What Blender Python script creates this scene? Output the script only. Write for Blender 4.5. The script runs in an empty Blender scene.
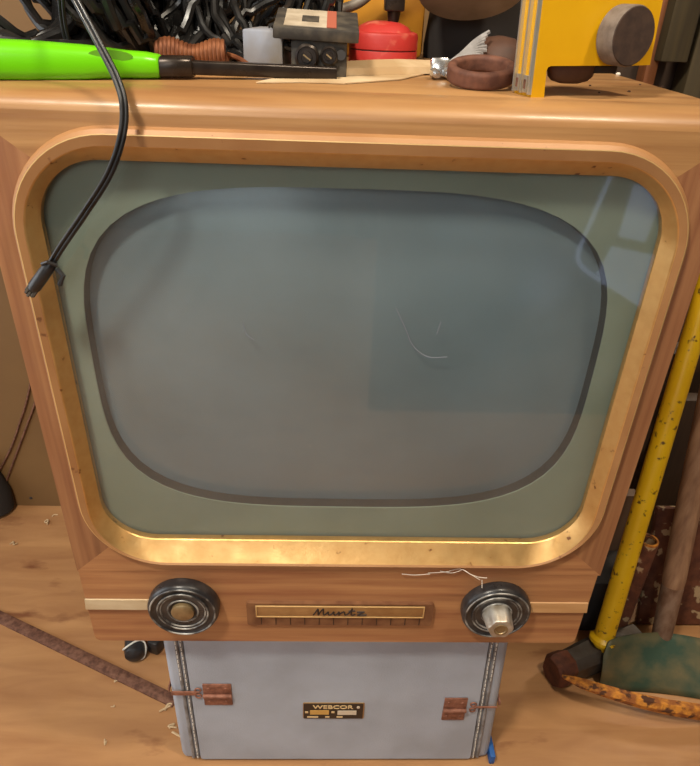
import bpy, bmesh, math, random
from mathutils import Vector, Matrix
random.seed(7)
SC = bpy.context.scene
C = SC.collection
V = Vector
# ------------------------------------------------------------------ camera
CAMP = V((-0.0233, -0.5454, 1.03)); FPX = 650.0
_p, _y, _r = math.radians(30.82), math.radians(2.40), math.radians(2.344)
F0 = V((math.sin(_y)*math.cos(_p), math.cos(_y)*math.cos(_p), -math.sin(_p)))
X0 = V((math.cos(_y), -math.sin(_y), 0)); U0 = X0.cross(F0)
CX = math.cos(_r)*X0 + math.sin(_r)*U0
CU = -math.sin(_r)*X0 + math.cos(_r)*U0
cam = bpy.data.cameras.new('camera'); co = bpy.data.objects.new('camera', cam); C.objects.link(co)
mt = Matrix.Identity(4)
for i, a in enumerate((CX, CU, -F0)):
    for j in range(3): mt[j][i] = a[j]
mt.translation = CAMP
co.matrix_world = mt
cam.sensor_fit = 'HORIZONTAL'; cam.sensor_width = 36; cam.lens = 36*FPX/700; cam.clip_start = .01
SC.camera = co
def ray(px, py): return (px-350)/FPX*CX - (py-383)/FPX*CU + F0
def onY(px, py, y): d = ray(px, py); return CAMP + d*((y-CAMP.y)/d.y)
def onZ(px, py, z): d = ray(px, py); return CAMP + d*((z-CAMP.z)/d.z)
# ------------------------------------------------------------------ materials
def srgb(r, g, b):
    f = lambda c: (c/255/12.92) if c/255 <= .04045 else ((c/255+.055)/1.055)**2.4
    return (f(r), f(g), f(b), 1)
def mat(name, col, rough=.5, metal=0, col2=None, scale=(20, 20, 20), detail=4, lo=.35, hi=.65, bump=0, bscale=None,
        coat=0, spots=None, spot_scale=60, spot_lo=.62, spot_hi=.66, spec=.5, dist=0.0, rvar=0):
    m = bpy.data.materials.new(name); m.use_nodes = True
    n, l = m.node_tree.nodes, m.node_tree.links
    b = n['Principled BSDF']
    b.inputs['Base Color'].default_value = col; b.inputs['Roughness'].default_value = rough
    b.inputs['Metallic'].default_value = metal; b.inputs['Coat Weight'].default_value = coat
    b.inputs['Coat Roughness'].default_value = .2
    b.inputs['Specular IOR Level'].default_value = spec
    tc = n.new('ShaderNodeTexCoord')
    def noise(sc, det, dst=0):
        mp = n.new('ShaderNodeMapping'); mp.inputs['Scale'].default_value = sc
        l.new(tc.outputs['Object'], mp.inputs['Vector'])
        nt = n.new('ShaderNodeTexNoise'); nt.inputs['Scale'].default_value = 1; nt.inputs['Detail'].default_value = det
        nt.inputs['Distortion'].default_value = dst
        l.new(mp.outputs[0], nt.inputs['Vector']); return nt
    if col2 is not None:
        nt = noise(scale, detail, dist)
        rp = n.new('ShaderNodeValToRGB'); rp.color_ramp.elements[0].position = lo; rp.color_ramp.elements[1].position = hi
        rp.color_ramp.elements[0].color = col; rp.color_ramp.elements[1].color = col2
        l.new(nt.outputs['Fac'], rp.inputs['Fac']); out = rp.outputs['Color']
        if spots is not None:
            s = noise((spot_scale,)*3 if not isinstance(spot_scale, tuple) else spot_scale, 5)
            r2 = n.new('ShaderNodeValToRGB'); r2.color_ramp.elements[0].position = spot_lo; r2.color_ramp.elements[1].position = spot_hi
            mx = n.new('ShaderNodeMix'); mx.data_type = 'RGBA'
            l.new(s.outputs['Fac'], r2.inputs['Fac']); l.new(r2.outputs['Color'], mx.inputs['Factor'])
            l.new(out, mx.inputs['A']); mx.inputs['B'].default_value = spots; out = mx.outputs['Result']
        l.new(out, b.inputs['Base Color'])
    if rvar:
        nr = noise((35, 35, 35), 4)
        mr = n.new('ShaderNodeMapRange'); mr.inputs['From Min'].default_value = .3; mr.inputs['From Max'].default_value = .7
        mr.inputs['To Min'].default_value = rough-rvar; mr.inputs['To Max'].default_value = rough+rvar
        l.new(nr.outputs['Fac'], mr.inputs['Value']); l.new(mr.outputs[0], b.inputs['Roughness'])
    if bump:
        nb = noise(bscale or scale, 6)
        bp = n.new('ShaderNodeBump'); bp.inputs['Strength'].default_value = bump; bp.inputs['Distance'].default_value = .002
        l.new(nb.outputs['Fac'], bp.inputs['Height']); l.new(bp.outputs[0], b.inputs['Normal'])
    return m
WA, WB, WD = srgb(176, 132, 84), srgb(142, 98, 58), srgb(104, 66, 44)
wood_h = mat('wood_horizontal', WA, .42, 0, WB, (4, 30, 110), 6, .35, .72, .12, (6, 60, 240), .12, WD, (3, 25, 60), .62, .78, rvar=.08)
wood_v = mat('wood_vertical', srgb(162, 114, 76), .45, 0, srgb(130, 82, 54), (110, 30, 4), 6, .35, .7, .12, (240, 60, 6), .1, WD, (60, 25, 3), .6, .78, rvar=.08)
wood_p = mat('wood_panel', srgb(184, 132, 86), .42, 0, srgb(148, 94, 62), (5, 30, 90), 6, .3, .7, .1, (6, 60, 240), .12, WD, (3, 25, 50), .62, .8, rvar=.08)
wood_s = mat('wood_side', srgb(170, 110, 70), .5, 0, srgb(130, 78, 50), (60, 4, 60), 6)
gold = mat('worn_gold_paint', srgb(214, 170, 108), .40, .70, srgb(204, 156, 94), (90, 90, 90), 6, .3, .75, .08, (260, 260, 260), 0, srgb(122, 78, 48), 90, .68, .74, rvar=.1)
mask_m = mat('tube_mask', srgb(144, 152, 138), .6, 0, srgb(132, 140, 126), (8, 8, 8), 5)
scuff = mat('scuff', srgb(112, 116, 126), .8)
gask = mat('dark_rubber', srgb(48, 46, 46), .6)
crt_m = mat('tube_face', srgb(128, 142, 152), .2, 0, srgb(114, 124, 130), (5, 5, 5), 4, .3, .7, 0, None, .0, srgb(176, 178, 176), 160, .74, .78, spec=1.0)
black_pl = mat('black_plastic', srgb(30, 29, 30), .38, 0, srgb(44, 42, 42), (60, 60, 60), 5, rvar=.1)
black_cable = mat('black_cable', srgb(20, 19, 19), .32, 0, srgb(40, 37, 35), (40, 40, 40), 5, .4, .8, rvar=.12)
blackgrey = mat('worn_black_dial', srgb(38, 36, 37), .34, 0, srgb(66, 62, 60), (60, 60, 60), 6, .45, .75, .1, rvar=.1)
wornring = mat('worn_dial_ring', srgb(52, 50, 50), .32, 0, srgb(168, 164, 156), (45, 45, 45), 6, .40, .62, .2)
silver = mat('worn_silver', srgb(198, 192, 182), .35, .6, srgb(165, 152, 134), (60, 60, 60), 5)
brass = mat('dull_brass', srgb(160, 136, 98), .4, .5, srgb(128, 106, 74), (60, 60, 60), 5)
strip_m = mat('pale_trim', srgb(206, 186, 152), .4, .3, srgb(186, 160, 124), (20, 60, 60), 5)
strip_w = mat('wood_trim', srgb(196, 152, 104), .4, 0, srgb(176, 130, 84), (8, 60, 60), 5)
plate_br = mat('brown_plate', srgb(140, 98, 66), .5, .2, srgb(112, 72, 48), (60, 60, 60), 5)
plate_gd = mat('gold_plate', srgb(166, 124, 76), .45, .2, srgb(148, 106, 62), (60, 60, 60), 5)
plate_ln = mat('plate_outline', srgb(214, 178, 120), .35, .4)
ink = mat('dark_ink', srgb(40, 26, 20), .6)
case_m = mat('grey_leatherette', srgb(174, 182, 194), .6, 0, srgb(158, 164, 174), (9, 9, 9), 5, .35, .65, .25, (420, 420, 420), 0, srgb(206, 204, 200), 140, .765, .79)
case_e = mat('grey_welt', srgb(146, 146, 148), .55, 0, srgb(108, 104, 102), (60, 60, 60), 5, bump=.2, bscale=(200, 200, 200))
hinge_m = mat('rusty_hinge', srgb(160, 108, 86), .65, .2, srgb(120, 76, 58), (120, 120, 120), 6, .35, .65, .3)
thread = mat('white_thread', srgb(222, 218, 206), .8)
rust_br = mat('rusty_steel', srgb(134, 94, 74), .7, .2, srgb(92, 58, 44), (120, 120, 120), 6, .35, .65, .3)
rust_or = mat('rusty_orange', srgb(214, 142, 52), .7, 0, srgb(150, 88, 40), (70, 70, 70), 6, .4, .6, .5, (150, 150, 150), 0, srgb(84, 48, 28), 50, .55, .62)
rust_cream = mat('rust_and_cream_paint', srgb(112, 66, 44), .75, 0, srgb(84, 46, 32), (60, 60, 60), 6, .35, .65, .4, None, 0, srgb(178, 152, 116), 38, .56, .6)
ply = mat('plywood_floor', srgb(188, 140, 92), .55, 0, srgb(150, 102, 64), (6, 30, 8), 8, .22, .85, .1, (20, 300, 20), 0, srgb(126, 78, 48), (10, 26, 10), .62, .76, dist=.6, rvar=.08)
wall_tan = mat('tan_panel', srgb(124, 92, 52), .7, 0, srgb(104, 76, 44), (3, 3, 3), 5)
wall_dk = mat('brown_boards', srgb(74, 54, 38), .75, 0, srgb(52, 38, 28), (40, 20, 3), 6)
plank_or = mat('orange_brown_plank', srgb(140, 84, 44), .6, 0, srgb(108, 62, 34), (60, 40, 4), 6)
plank_ol = mat('olive_brown_plank', srgb(74, 62, 38), .7, 0, srgb(52, 43, 28), (60, 40, 4), 6)
plank_gr = mat('grey_brown_plank', srgb(104, 82, 66), .7, 0, srgb(80, 60, 48), (60, 40, 4), 6)
lime = mat('lime_plastic', srgb(112, 208, 14), .28, 0, srgb(102, 196, 10), (6, 6, 6), 3)
dark_st = mat('dark_steel', srgb(62, 54, 48), .32, .6, srgb(48, 40, 36), (50, 50, 50), 5, rvar=.1)
copper = mat('copper', srgb(146, 90, 56), .5, .4, srgb(108, 60, 36), (60, 60, 60), 5)
dusty_gr = mat('dusty_dark_grey', srgb(50, 46, 42), .7, 0, srgb(92, 84, 72), (70, 70, 70), 6, .42, .75)
bluewhite = mat('pale_blue_grey', srgb(150, 156, 172), .6, 0, srgb(136, 128, 118), (20, 20, 20), 5)
cream = mat('cream_paper', srgb(216, 190, 152), .8, 0, srgb(186, 154, 112), (20, 20, 20), 5)
red = mat('red_plastic', srgb(190, 50, 44), .5, 0, srgb(172, 42, 36), (20, 20, 20), 5, .3, .7, .1, (200, 200, 200), 0, srgb(204, 112, 88), 60, .56, .76)
red_st = mat('red_print', srgb(172, 92, 70), .7)
label_w = mat('dusty_label', srgb(192, 178, 156), .8, 0, srgb(164, 148, 126), (50, 50, 50), 5)
yel = mat('yellow_paint', srgb(222, 168, 16), .38, 0, srgb(208, 152, 12), (12, 12, 12), 5, .3, .7, .05, (200, 200, 200), 0, srgb(160, 112, 20), 70, .72, .78)
yel_h = mat('yellow_fibreglass', srgb(232, 190, 22), .4, 0, srgb(214, 168, 16), (20, 20, 8), 5, .3, .7, .1, None, 0, srgb(96, 68, 24), 85, .62, .70)
yel_bk = mat('dull_yellow', srgb(206, 146, 30), .6, 0, srgb(180, 120, 24), (10, 10, 10), 4)
knob_br = mat('brown_knob', srgb(70, 50, 38), .85, 0, srgb(54, 37, 28), (120, 120, 120), 6, .35, .65, .2)
knob_sd = mat('grey_knob_side', srgb(122, 108, 96), .8, 0, srgb(98, 84, 73), (120, 120, 120), 6)
silv = mat('silver_edge', srgb(206, 204, 192), .3, .7)
chrome = mat('bright_zinc', srgb(216, 216, 216), .2, .9)
rustring = mat('rusty_ring', srgb(118, 76, 58), .75, .1, srgb(86, 52, 40), (90, 90, 90), 6, .35, .65, .4)
greyfl = mat('grey_braid', srgb(158, 154, 152), .6, .1, srgb(128, 124, 122), (90, 90, 90), 5)
leather = mat('brown_leather', srgb(86, 56, 40), .65, 0, srgb(62, 38, 27), (30, 30, 30), 5)
greyrnd = mat('grey_brown_metal', srgb(140, 130, 118), .5, .1, srgb(112, 102, 92), (20, 20, 20), 5)
green = mat('faded_green_paint', srgb(52, 74, 60), .55, .1, srgb(108, 98, 68), (14, 14, 22), 5, .40, .62, .12, (120, 120, 120))
head_m = mat('hammer_steel', srgb(86, 80, 74), .5, .35, srgb(70, 58, 48), (40, 40, 40), 5, rvar=.1)
head_r = mat('hammer_rust', srgb(108, 60, 40), .7, .1, srgb(76, 42, 30), (70, 70, 70), 5)
handle_w = mat('weathered_wood', srgb(168, 132, 102), .65, 0, srgb(132, 98, 74), (80, 80, 6), 6, .35, .65, .2)
socket_m = mat('grey_rust_socket', srgb(150, 126, 108), .5, .3, srgb(112, 82, 64), (70, 70, 30), 6)
web = mat('cobweb', srgb(228, 216, 200), .9)
bluep = mat('blue_plastic', srgb(30, 90, 160), .5)
debris_w = mat('white_crumb', srgb(226, 220, 208), .8)
debris_d = mat('dark_crumb', srgb(70, 46, 32), .8)
room_m = mat('room_wall', srgb(118, 108, 96), .8, 0, srgb(104, 94, 84), (2, 2, 2), 4)
room_dk = mat('dark_fill', srgb(44, 40, 38), .9)
def glass_mat():
    m = bpy.data.materials.new('safety_glass'); m.use_nodes = True
    n, l = m.node_tree.nodes, m.node_tree.links
    n.clear()
    o = n.new('ShaderNodeOutputMaterial'); t = n.new('ShaderNodeBsdfTransparent'); g = n.new('ShaderNodeBsdfGlossy')
    t.inputs['Color'].default_value = (.93, .95, .94, 1)
    g.inputs['Roughness'].default_value = .04
    fr = n.new('ShaderNodeFresnel'); fr.inputs['IOR'].default_value = 1.85
    ge = n.new('ShaderNodeNewGeometry'); iv = n.new('ShaderNodeMath'); iv.operation = 'SUBTRACT'; iv.inputs[0].default_value = 1; l.new(ge.outputs['Backfacing'], iv.inputs[1])
    mu = n.new('ShaderNodeMath'); mu.operation = 'MULTIPLY'; l.new(fr.outputs[0], mu.inputs[0]); l.new(iv.outputs[0], mu.inputs[1])
    mx = n.new('ShaderNodeMixShader'); l.new(mu.outputs[0], mx.inputs[0]); l.new(t.outputs[0], mx.inputs[1]); l.new(g.outputs[0], mx.inputs[2])
    d = n.new('ShaderNodeBsdfDiffuse'); d.inputs['Color'].default_value = (.62, .62, .6, 1)
    tc = n.new('ShaderNodeTexCoord'); nt = n.new('ShaderNodeTexNoise'); nt.inputs['Scale'].default_value = 6; nt.inputs['Detail'].default_value = 5
    l.new(tc.outputs['Object'], nt.inputs['Vector'])
    mr = n.new('ShaderNodeMapRange'); mr.inputs['From Min'].default_value = .3; mr.inputs['From Max'].default_value = .75
    mr.inputs['To Min'].default_value = .0; mr.inputs['To Max'].default_value = .05
    l.new(nt.outputs['Fac'], mr.inputs['Value'])
    n2 = n.new('ShaderNodeTexNoise'); n2.inputs['Scale'].default_value = 190; n2.inputs['Detail'].default_value = 3
    l.new(tc.outputs['Object'], n2.inputs['Vector'])
    m2 = n.new('ShaderNodeMapRange'); m2.inputs['From Min'].default_value = .73; m2.inputs['From Max'].default_value = .8; m2.inputs['To Max'].default_value = .3
    l.new(n2.outputs['Fac'], m2.inputs['Value'])
    ad = n.new('ShaderNodeMath'); ad.operation = 'ADD'; l.new(mr.outputs[0], ad.inputs[0]); l.new(m2.outputs[0], ad.inputs[1])
    m3 = n.new('ShaderNodeMixShader'); l.new(ad.outputs[0], m3.inputs[0]); l.new(mx.outputs[0], m3.inputs[1]); l.new(d.outputs[0], m3.inputs[2])
    l.new(m3.outputs[0], o.inputs['Surface']); return m
glass_m = glass_mat()
def emis(name, col, s):
    m = bpy.data.materials.new(name); m.use_nodes = True
    b = m.node_tree.nodes['Principled BSDF']
    b.inputs['Base Color'].default_value = col; b.inputs['Emission Color'].default_value = col; b.inputs['Emission Strength'].default_value = s
    return m
# ------------------------------------------------------------------ mesh helpers
class MB:
    def __init__(s): s.bm = bmesh.new(); s.mats = []
    def _mi(s, m):
        if m is None: return 0
        if m not in s.mats: s.mats.append(m)
        return s.mats.index(m)
    def box(s, c, size, bev=0, rot=None, seg=2, m=None):
        b = bmesh.new(); bmesh.ops.create_cube(b, size=1)
        for v in b.verts: v.co = V((v.co.x*size[0], v.co.y*size[1], v.co.z*size[2]))
        if bev: bmesh.ops.bevel(b, geom=b.edges[:], offset=bev, segments=seg, profile=.5, affect='EDGES')
        M = Matrix.Translation(V(c)) @ (rot.to_4x4() if rot else Matrix.Identity(4))
        return s._merge(b, M, m)
    def _merge(s, b, M, m=None):
        mi = s._mi(m); mp = {}
        for v in b.verts: mp[v] = s.bm.verts.new(M @ v.co)
        for f in b.faces:
            try: nf = s.bm.faces.new([mp[v] for v in f.verts]); nf.material_index = mi
            except ValueError: pass
        b.free(); return s
    def rings(s, rings, closed=True, cap=True, loop=False, m=None):
        mi = s._mi(m); R = [[s.bm.verts.new(V(p)) for p in r] for r in rings]; n = len(R[0])
        pairs = list(zip(R, R[1:])) + ([(R[-1], R[0])] if loop else [])
        for a, b in pairs:
            for i in range(n if closed else n-1):
                j = (i+1) % n
                try: s.bm.faces.new((a[i], a[j], b[j], b[i])).material_index = mi
                except ValueError: pass
        if cap and closed and not loop:
            for r in (R[0], R[-1]):
                try: s.bm.faces.new(r).material_index = mi
                except ValueError: pass
        return s
    def tube(s, pts, r, n=8, cap=True, loop=False, m=None, flat=1.0):
        pts = [V(p) for p in pts]; k = len(pts); rr = r if isinstance(r, (list, tuple)) else [r]*k
        rings = []; up = None
        for i, p in enumerate(pts):
            if loop: t = pts[(i+1) % k]-pts[i-1]
            else: t = pts[min(i+1, k-1)]-pts[max(i-1, 0)]
            t.normalize()
            if up is None:
                up = V((0, 0, 1)) if abs(t.z) < .9 else V((1, 0, 0))
            a = (up - t*up.dot(t)).normalized(); b = t.cross(a); up = a
            rings.append([p + (a*math.cos(2*math.pi*q/n)*flat + b*math.sin(2*math.pi*q/n))*rr[i] for q in range(n)])
        return s.rings(rings, True, cap, loop, m)
    def lathe(s, prof, o, ax, n=40, m=None, cap=True):
        ax = V(ax).normalized(); a = V((0, 0, 1)) if abs(ax.z) < .9 else V((1, 0, 0))
        a = (a-ax*a.dot(ax)).normalized(); b = ax.cross(a)
        return s.rings([[V(o)+ax*h+(a*math.cos(2*math.pi*q/n)+b*math.sin(2*math.pi*q/n))*max(r, 1e-5) for q in range(n)] for r, h in prof], True, cap, False, m)
    def prism(s, poly, d, m=None):
        d = V(d); mi = s._mi(m)
        A = [s.bm.verts.new(V(p)) for p in poly]; B = [s.bm.verts.new(V(p)+d) for p in poly]; n = len(A)
        s.bm.faces.new(A).material_index = mi; s.bm.faces.new(B[::-1]).material_index = mi
        for i in range(n):
            s.bm.faces.new((A[i], B[i], B[(i+1) % n], A[(i+1) % n])).material_index = mi
        return s
    def quad(s, *p, m=None):
        s.bm.faces.new([s.bm.verts.new(V(q)) for q in p]).material_index = s._mi(m); return s
    def build(s, name, m=None, parent=None, smooth=True, ang=38):
        if m is not None and not s.mats: s.mats = [m]
        bm = s.bm; bmesh.ops.remove_doubles(bm, verts=bm.verts[:], dist=1e-6)
        bmesh.ops.recalc_face_normals(bm, faces=bm.faces[:])
        th = math.radians(ang)
        for f in bm.faces: f.smooth = smooth
        for e in bm.edges:
            if len(e.link_faces) == 2: e.smooth = e.calc_face_angle(0) < th
        org = V((0, 0, 0))
        if parent is None:
            xs = [v.co for v in bm.verts]
            org = V(((min(v.x for v in xs)+max(v.x for v in xs))/2, (min(v.y for v in xs)+max(v.y for v in xs))/2, min(v.z for v in xs)))
            for v in bm.verts: v.co -= org
        me = bpy.data.meshes.new(name); bm.to_mesh(me); bm.free()
        for q in s.mats: me.materials.append(q)
        o = bpy.data.objects.new(name, me); C.objects.link(o)
        if parent is not None:
            o.parent = parent
            w = V((0, 0, 0)); p = parent
            while p is not None: w += p.location; p = p.parent
            o.location = -w
        else: o.location = org
        return o
def thing(name, loc, label, cat, group=None):
    o = bpy.data.objects.new(name, None); C.objects.link(o); o.location = loc; o.empty_display_size = .02
    return tag(o, label, cat, group)
def tag(o, label, cat, group=None):
    o['label'] = label; o['category'] = cat
    if group: o['group'] = group
    return o
def struct(o): o['kind'] = 'structure'; return o
def lab(o, label): o['label'] = label; return o
def spline(pts, n=8):
    P = [V(p) for p in pts]; P = [P[0]*2-P[1]] + P + [P[-1]*2-P[-2]]; out = []
    for i in range(1, len(P)-2):
        for k in range(n):
            t = k/n; a, b, c, d = P[i-1], P[i], P[i+1], P[i+2]
            out.append(.5*((2*b)+(c-a)*t+(2*a-5*b+4*c-d)*t*t+(3*b-a-3*c+d)*t**3))
    out.append(P[-2]); return out
def rrect(x0, x1, z0, z1, r, n=10):
    pts = []
    for cx, cz, a0 in ((x1-r, z1-r, 0), (x0+r, z1-r, 90), (x0+r, z0+r, 180), (x1-r, z0+r, 270)):
        for k in range(n+1):
            a = math.radians(a0+90*k/n); pts.append((cx+r*math.cos(a), cz+r*math.sin(a)))
    return pts
def textmesh(s, size, loc, rot, m, name, parent, ext=.0004, bold=0):
    cu = bpy.data.curves.new(name, 'FONT'); cu.body = s; cu.size = size; cu.extrude = ext; cu.align_x = 'CENTER'; cu.align_y = 'CENTER'; cu.offset = bold
    t = bpy.data.objects.new(name+'_tmp', cu); C.objects.link(t)
    bpy.context.view_layer.update()
    me = bpy.data.meshes.new_from_object(t.evaluated_get(bpy.context.evaluated_depsgraph_get()))
    C.objects.unlink(t); bpy.data.objects.remove(t)
    me.transform(Matrix.Translation(V(loc)) @ rot.to_4x4())
    me.materials.clear(); me.materials.append(m)
    o = bpy.data.objects.new(name, me); C.objects.link(o); o.parent = parent
    w = V((0, 0, 0)); p = parent
    while p is not None: w += p.location; p = p.parent
    o.location = -w; return o
def RX(a): return Matrix.Rotation(math.radians(a), 3, 'X')
def RY(a): return Matrix.Rotation(math.radians(a), 3, 'Y')
def RZ(a): return Matrix.Rotation(math.radians(a), 3, 'Z')
# ------------------------------------------------------------------ setting
YW = .604
struct(MB().box((0, -1.0, -.02), (3.6, 3.3, .04)).build('floor', ply))
struct(MB().box((-.45, YW+.02, 1.2), (1.3, .04, 2.4)).build('wall_back', wall_tan))
struct(MB().box((1.0, YW+.02, 1.2), (1.6, .04, 2.4)).build('wall_back_right', wall_dk))
struct(MB().box((-1.78, -1.0, 1.2), (.04, 3.2, 2.4)).build('wall_left', room_m))
struct(MB().box((1.78, -1.0, 1.2), (.04, 3.2, 2.4)).build('wall_right', room_m))
struct(MB().box((0, -2.62, 1.2), (3.6, .04, 2.4)).build('wall_front', room_m))
day = emis('daylight_fill', (.78, .9, 1, 1), 2.2)
dk = mat('dark_panel_paint', srgb(52, 44, 40), .8)
struct(MB().box((-.85, -2.59, 1.5), (1.3, .02, 1.1)).build('daylight_fill_front', day))  # added glow panel, unseen: cool front fill and a reflection in the tube
struct(MB().box((-1.755, -.25, 1.0), (.02, 1.3, 1.5)).build('daylight_fill_left', emis('side_fill', (.84, .92, 1, 1), 2.6)))  # added glow panel, unseen: cool fill from the left for the bezel
struct(MB().box((.9, -2.58, 1.05), (1.6, .04, 2.1), .003).build('dark_panel', dk))  # added unseen dark panel, gives the tube a dark reflection at right
struct(MB().box((.75, -1.03, .9), (1.3, .05, 1.8)).build('dark_screen', dk))  # added dark screen behind the camera, darkens the reflection right of centre
def refl(px, py, y):
    p = onY(px, py, .0112); d = ray(px, py); d.y = -d.y
    return p+d*((y-p.y)/d.y)
YP = -1.0
refl_board = struct(MB().box(refl(650, 230, YP)+V((0, -.004, 0)), (.3, .006, .5)).build('reflection_board', mat('reflection_backing', srgb(70, 84, 80), .3)))  # added unseen board with glowing shapes, laid out to mirror onto the glass
blue = emis('reflection_blue', (.44, .60, .95, 1), .9)
for P, nm in (([(634, 184), (664, 190), (645, 242), (618, 236)], 'reflection_patch'), ([(612, 246), (668, 258), (650, 312), (596, 274)], 'reflection_patch')):
    MB().prism([refl(x, y, YP) for x, y in P], (0, .004, 0)).build(nm, blue, refl_board)
MB().tube(spline([refl(x, y, YP+.004) for x, y in ((622, 150), (611, 175), (594, 215), (580, 248), (579, 262), (592, 275), (620, 292), (655, 315))], 6), .0055, 8).build('reflection_edge', blue, refl_board)  # glowing outline of the added reflection shape
struct(MB().box((0, -1.0, 2.42), (3.6, 3.3, .04)).build('ceiling', room_m))
# ------------------------------------------------------------------ television
ZB, ZF, ZC, ZT = .317, .4415, .9453, .961       # underside, frame seam, crease, top
W = .31; DEP = .50
tv = thing('television', (0, .2, ZB), 'large wooden table television with gold bezel standing on the grey case', 'television')
b = MB()
b.box((0, (.0425+DEP-.01)/2, ZT-.009), (2*W-.004, DEP-.01-.0425, .018), .0008)
for s in (-1, 1): b.box((s*(W-.009), .012+DEP/2, (ZB+ZT)/2), (.018, DEP-.012, ZT-ZB-.004), .001)
b.box((0, .012+DEP/2, ZB+.01), (2*W-.03, DEP-.02, .018))
b.box((0, DEP+.005, (ZB+ZT)/2), (2*W-.03, .008, ZT-ZB-.03))
b.build('cabinet', wood_h, tv)
OX0, OX1, OZ0, OZ1, OR = -.2875, .2875, .4600, .9335, .088          # outer bezel outline
loop = rrect(OX0+.002, OX1-.002, OZ0+.002, OZ1-.002, OR, 12)
N1 = 13
mid = [q*N1+6 for q in range(4)]     # mitre indices TR, TL, BL, BR
def seg(i, j):
    out = []; k = i
    while True:
        out.append(loop[k % len(loop)])
        if k % len(loop) == j % len(loop): break
        k += 1
    return out
def piece(corners, i, j, name, m):
    poly = list(corners) + seg(i, j)[::-1]
    return MB().prism([(x, 0, z) for x, z in poly], (0, .016, 0)).build(name, m, tv)
g = .0003
piece([(W-.004, ZC), (-W+.004, ZC)][::1], mid[0], mid[1], 'front_top_rail', wood_h) if False else None
# top rail: flat face below the crease plus the rounded upper edge
poly = [(W, ZC), (-W, ZC)] + seg(mid[0], mid[1])[::-1]
b = MB().prism([(x, 0, z) for x, z in poly], (0, .016, 0))
prof = [(0, ZC)] + [(.030*(1-math.cos(math.radians(a))), ZC+(ZT-ZC)*math.sin(math.radians(a))) for a in range(10, 91, 10)] + [(.042, ZT), (.042, ZT-.014), (.016, ZT-.014), (.016, ZC)]
b.rings([[(x, y, z) for y, z in prof] for x in (-W+g, W-g)], True, True)
b.build('top_rail', wood_h, tv, ang=25)
MB().prism([(x, 0, z) for x, z in [(-W, ZC), (-W, ZF)] + seg(mid[1], mid[2])[::-1]], (0, .016, 0)).build('side_rail', wood_v, tv)
MB().prism([(x, 0, z) for x, z in [(W, ZF), (W, ZC)] + seg(mid[3], mid[0])[::-1]], (0, .016, 0)).build('side_rail', wood_v, tv)
MB().prism([(x, 0, z) for x, z in [(-W, ZF), (W, ZF)] + seg(mid[2], mid[3])[::-1]], (0, .016, 0)).build('bottom_rail', wood_p, tv)
# control panel with rounded lower corners
pp = [(-W+.001, ZF-.0003), (-W+.001, ZB+.008)] + [(-W+.009-.008*math.cos(math.radians(a)), ZB+.008-.008*math.sin(math.radians(a))) for a in (30, 60, 90)] + \
     [(W-.013+.008*math.sin(math.radians(a)), ZB+.008-.008*math.cos(math.radians(a))) for a in (0, 30, 60, 90)] + [(W-.005, .391), (W-.003, .393), (W-.003, ZF-.0003)]
MB().prism([(x, .0005, z) for x, z in pp], (0, .02, 0)).build('control_panel', wood_p, tv)
for x0, x1 in ((-.3095, -.225), (.222, .306)):
    b = MB(); pr = [(0.002, .3945), (-.0012, .3935), (-.004, .3800), (.002, .3765)]
    b.rings([[(x, y, z) for y, z in pr] for x in (x0, x1)]); b.build('trim_strip', strip_m if x0 < 0 else strip_w, tv)
# bezel
tan_face = mat('tan_painted_face', srgb(174, 128, 82), .48, .1, srgb(156, 108, 66), (14, 14, 14), 6, .3, .7, .08, (200, 200, 200), 0, srgb(122, 78, 48), 90, .69, .75)
RG = [(.2860, .4590, .9352, .006, .086), (.2905, .4585, .9356, -.0005, .090), (.2892, .4589, .9338, -.0042, .089), (.2870, .4596, .9304, -.0070, .086), (.2860, .4602, .9296, -.0072, .085),
      (.2800, .4622, .9210, -.0055, .077), (.2786, .4632, .9196, -.0045, .075), (.2719, .4834, .9076, .0092, .058), (.2712, .4842, .9066, .0105, .057), (.2712, .4842, .9066, .0175, .057)]
def rr2(hx, z0, z1, y, r, n=14): return [(x, y, z) for x, z in rrect(-hx, hx, z0, z1, r, n)]
bez = MB()
bez.rings([rr2(*q) for q in RG[:4]], True, False, False, tan_face)
bez.rings([rr2(*q) for q in RG[3:5]], True, False, False, plate_ln)  # gold ridge in a lighter tone, a thin highlight put into the colour
bez.rings([rr2(*q) for q in RG[4:6]], True, False, False, tan_face)
bez.rings([rr2(*q) for q in RG[5:]], True, False, False, gold)
bez = lab(bez.build('bezel', None, tv, ang=16), 'gold painted bezel with rounded corners')
OX0, OX1, OZ0, OZ1 = -.2875, .2875, .4575, .9357
# glass
b = MB(); b.prism([(x, .0112, z) for x, z in rrect(-.2712, .2712, .4842, .9066, .057, 14)], (0, .004, 0)); b.build('safety_glass', glass_m, tv)
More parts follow.
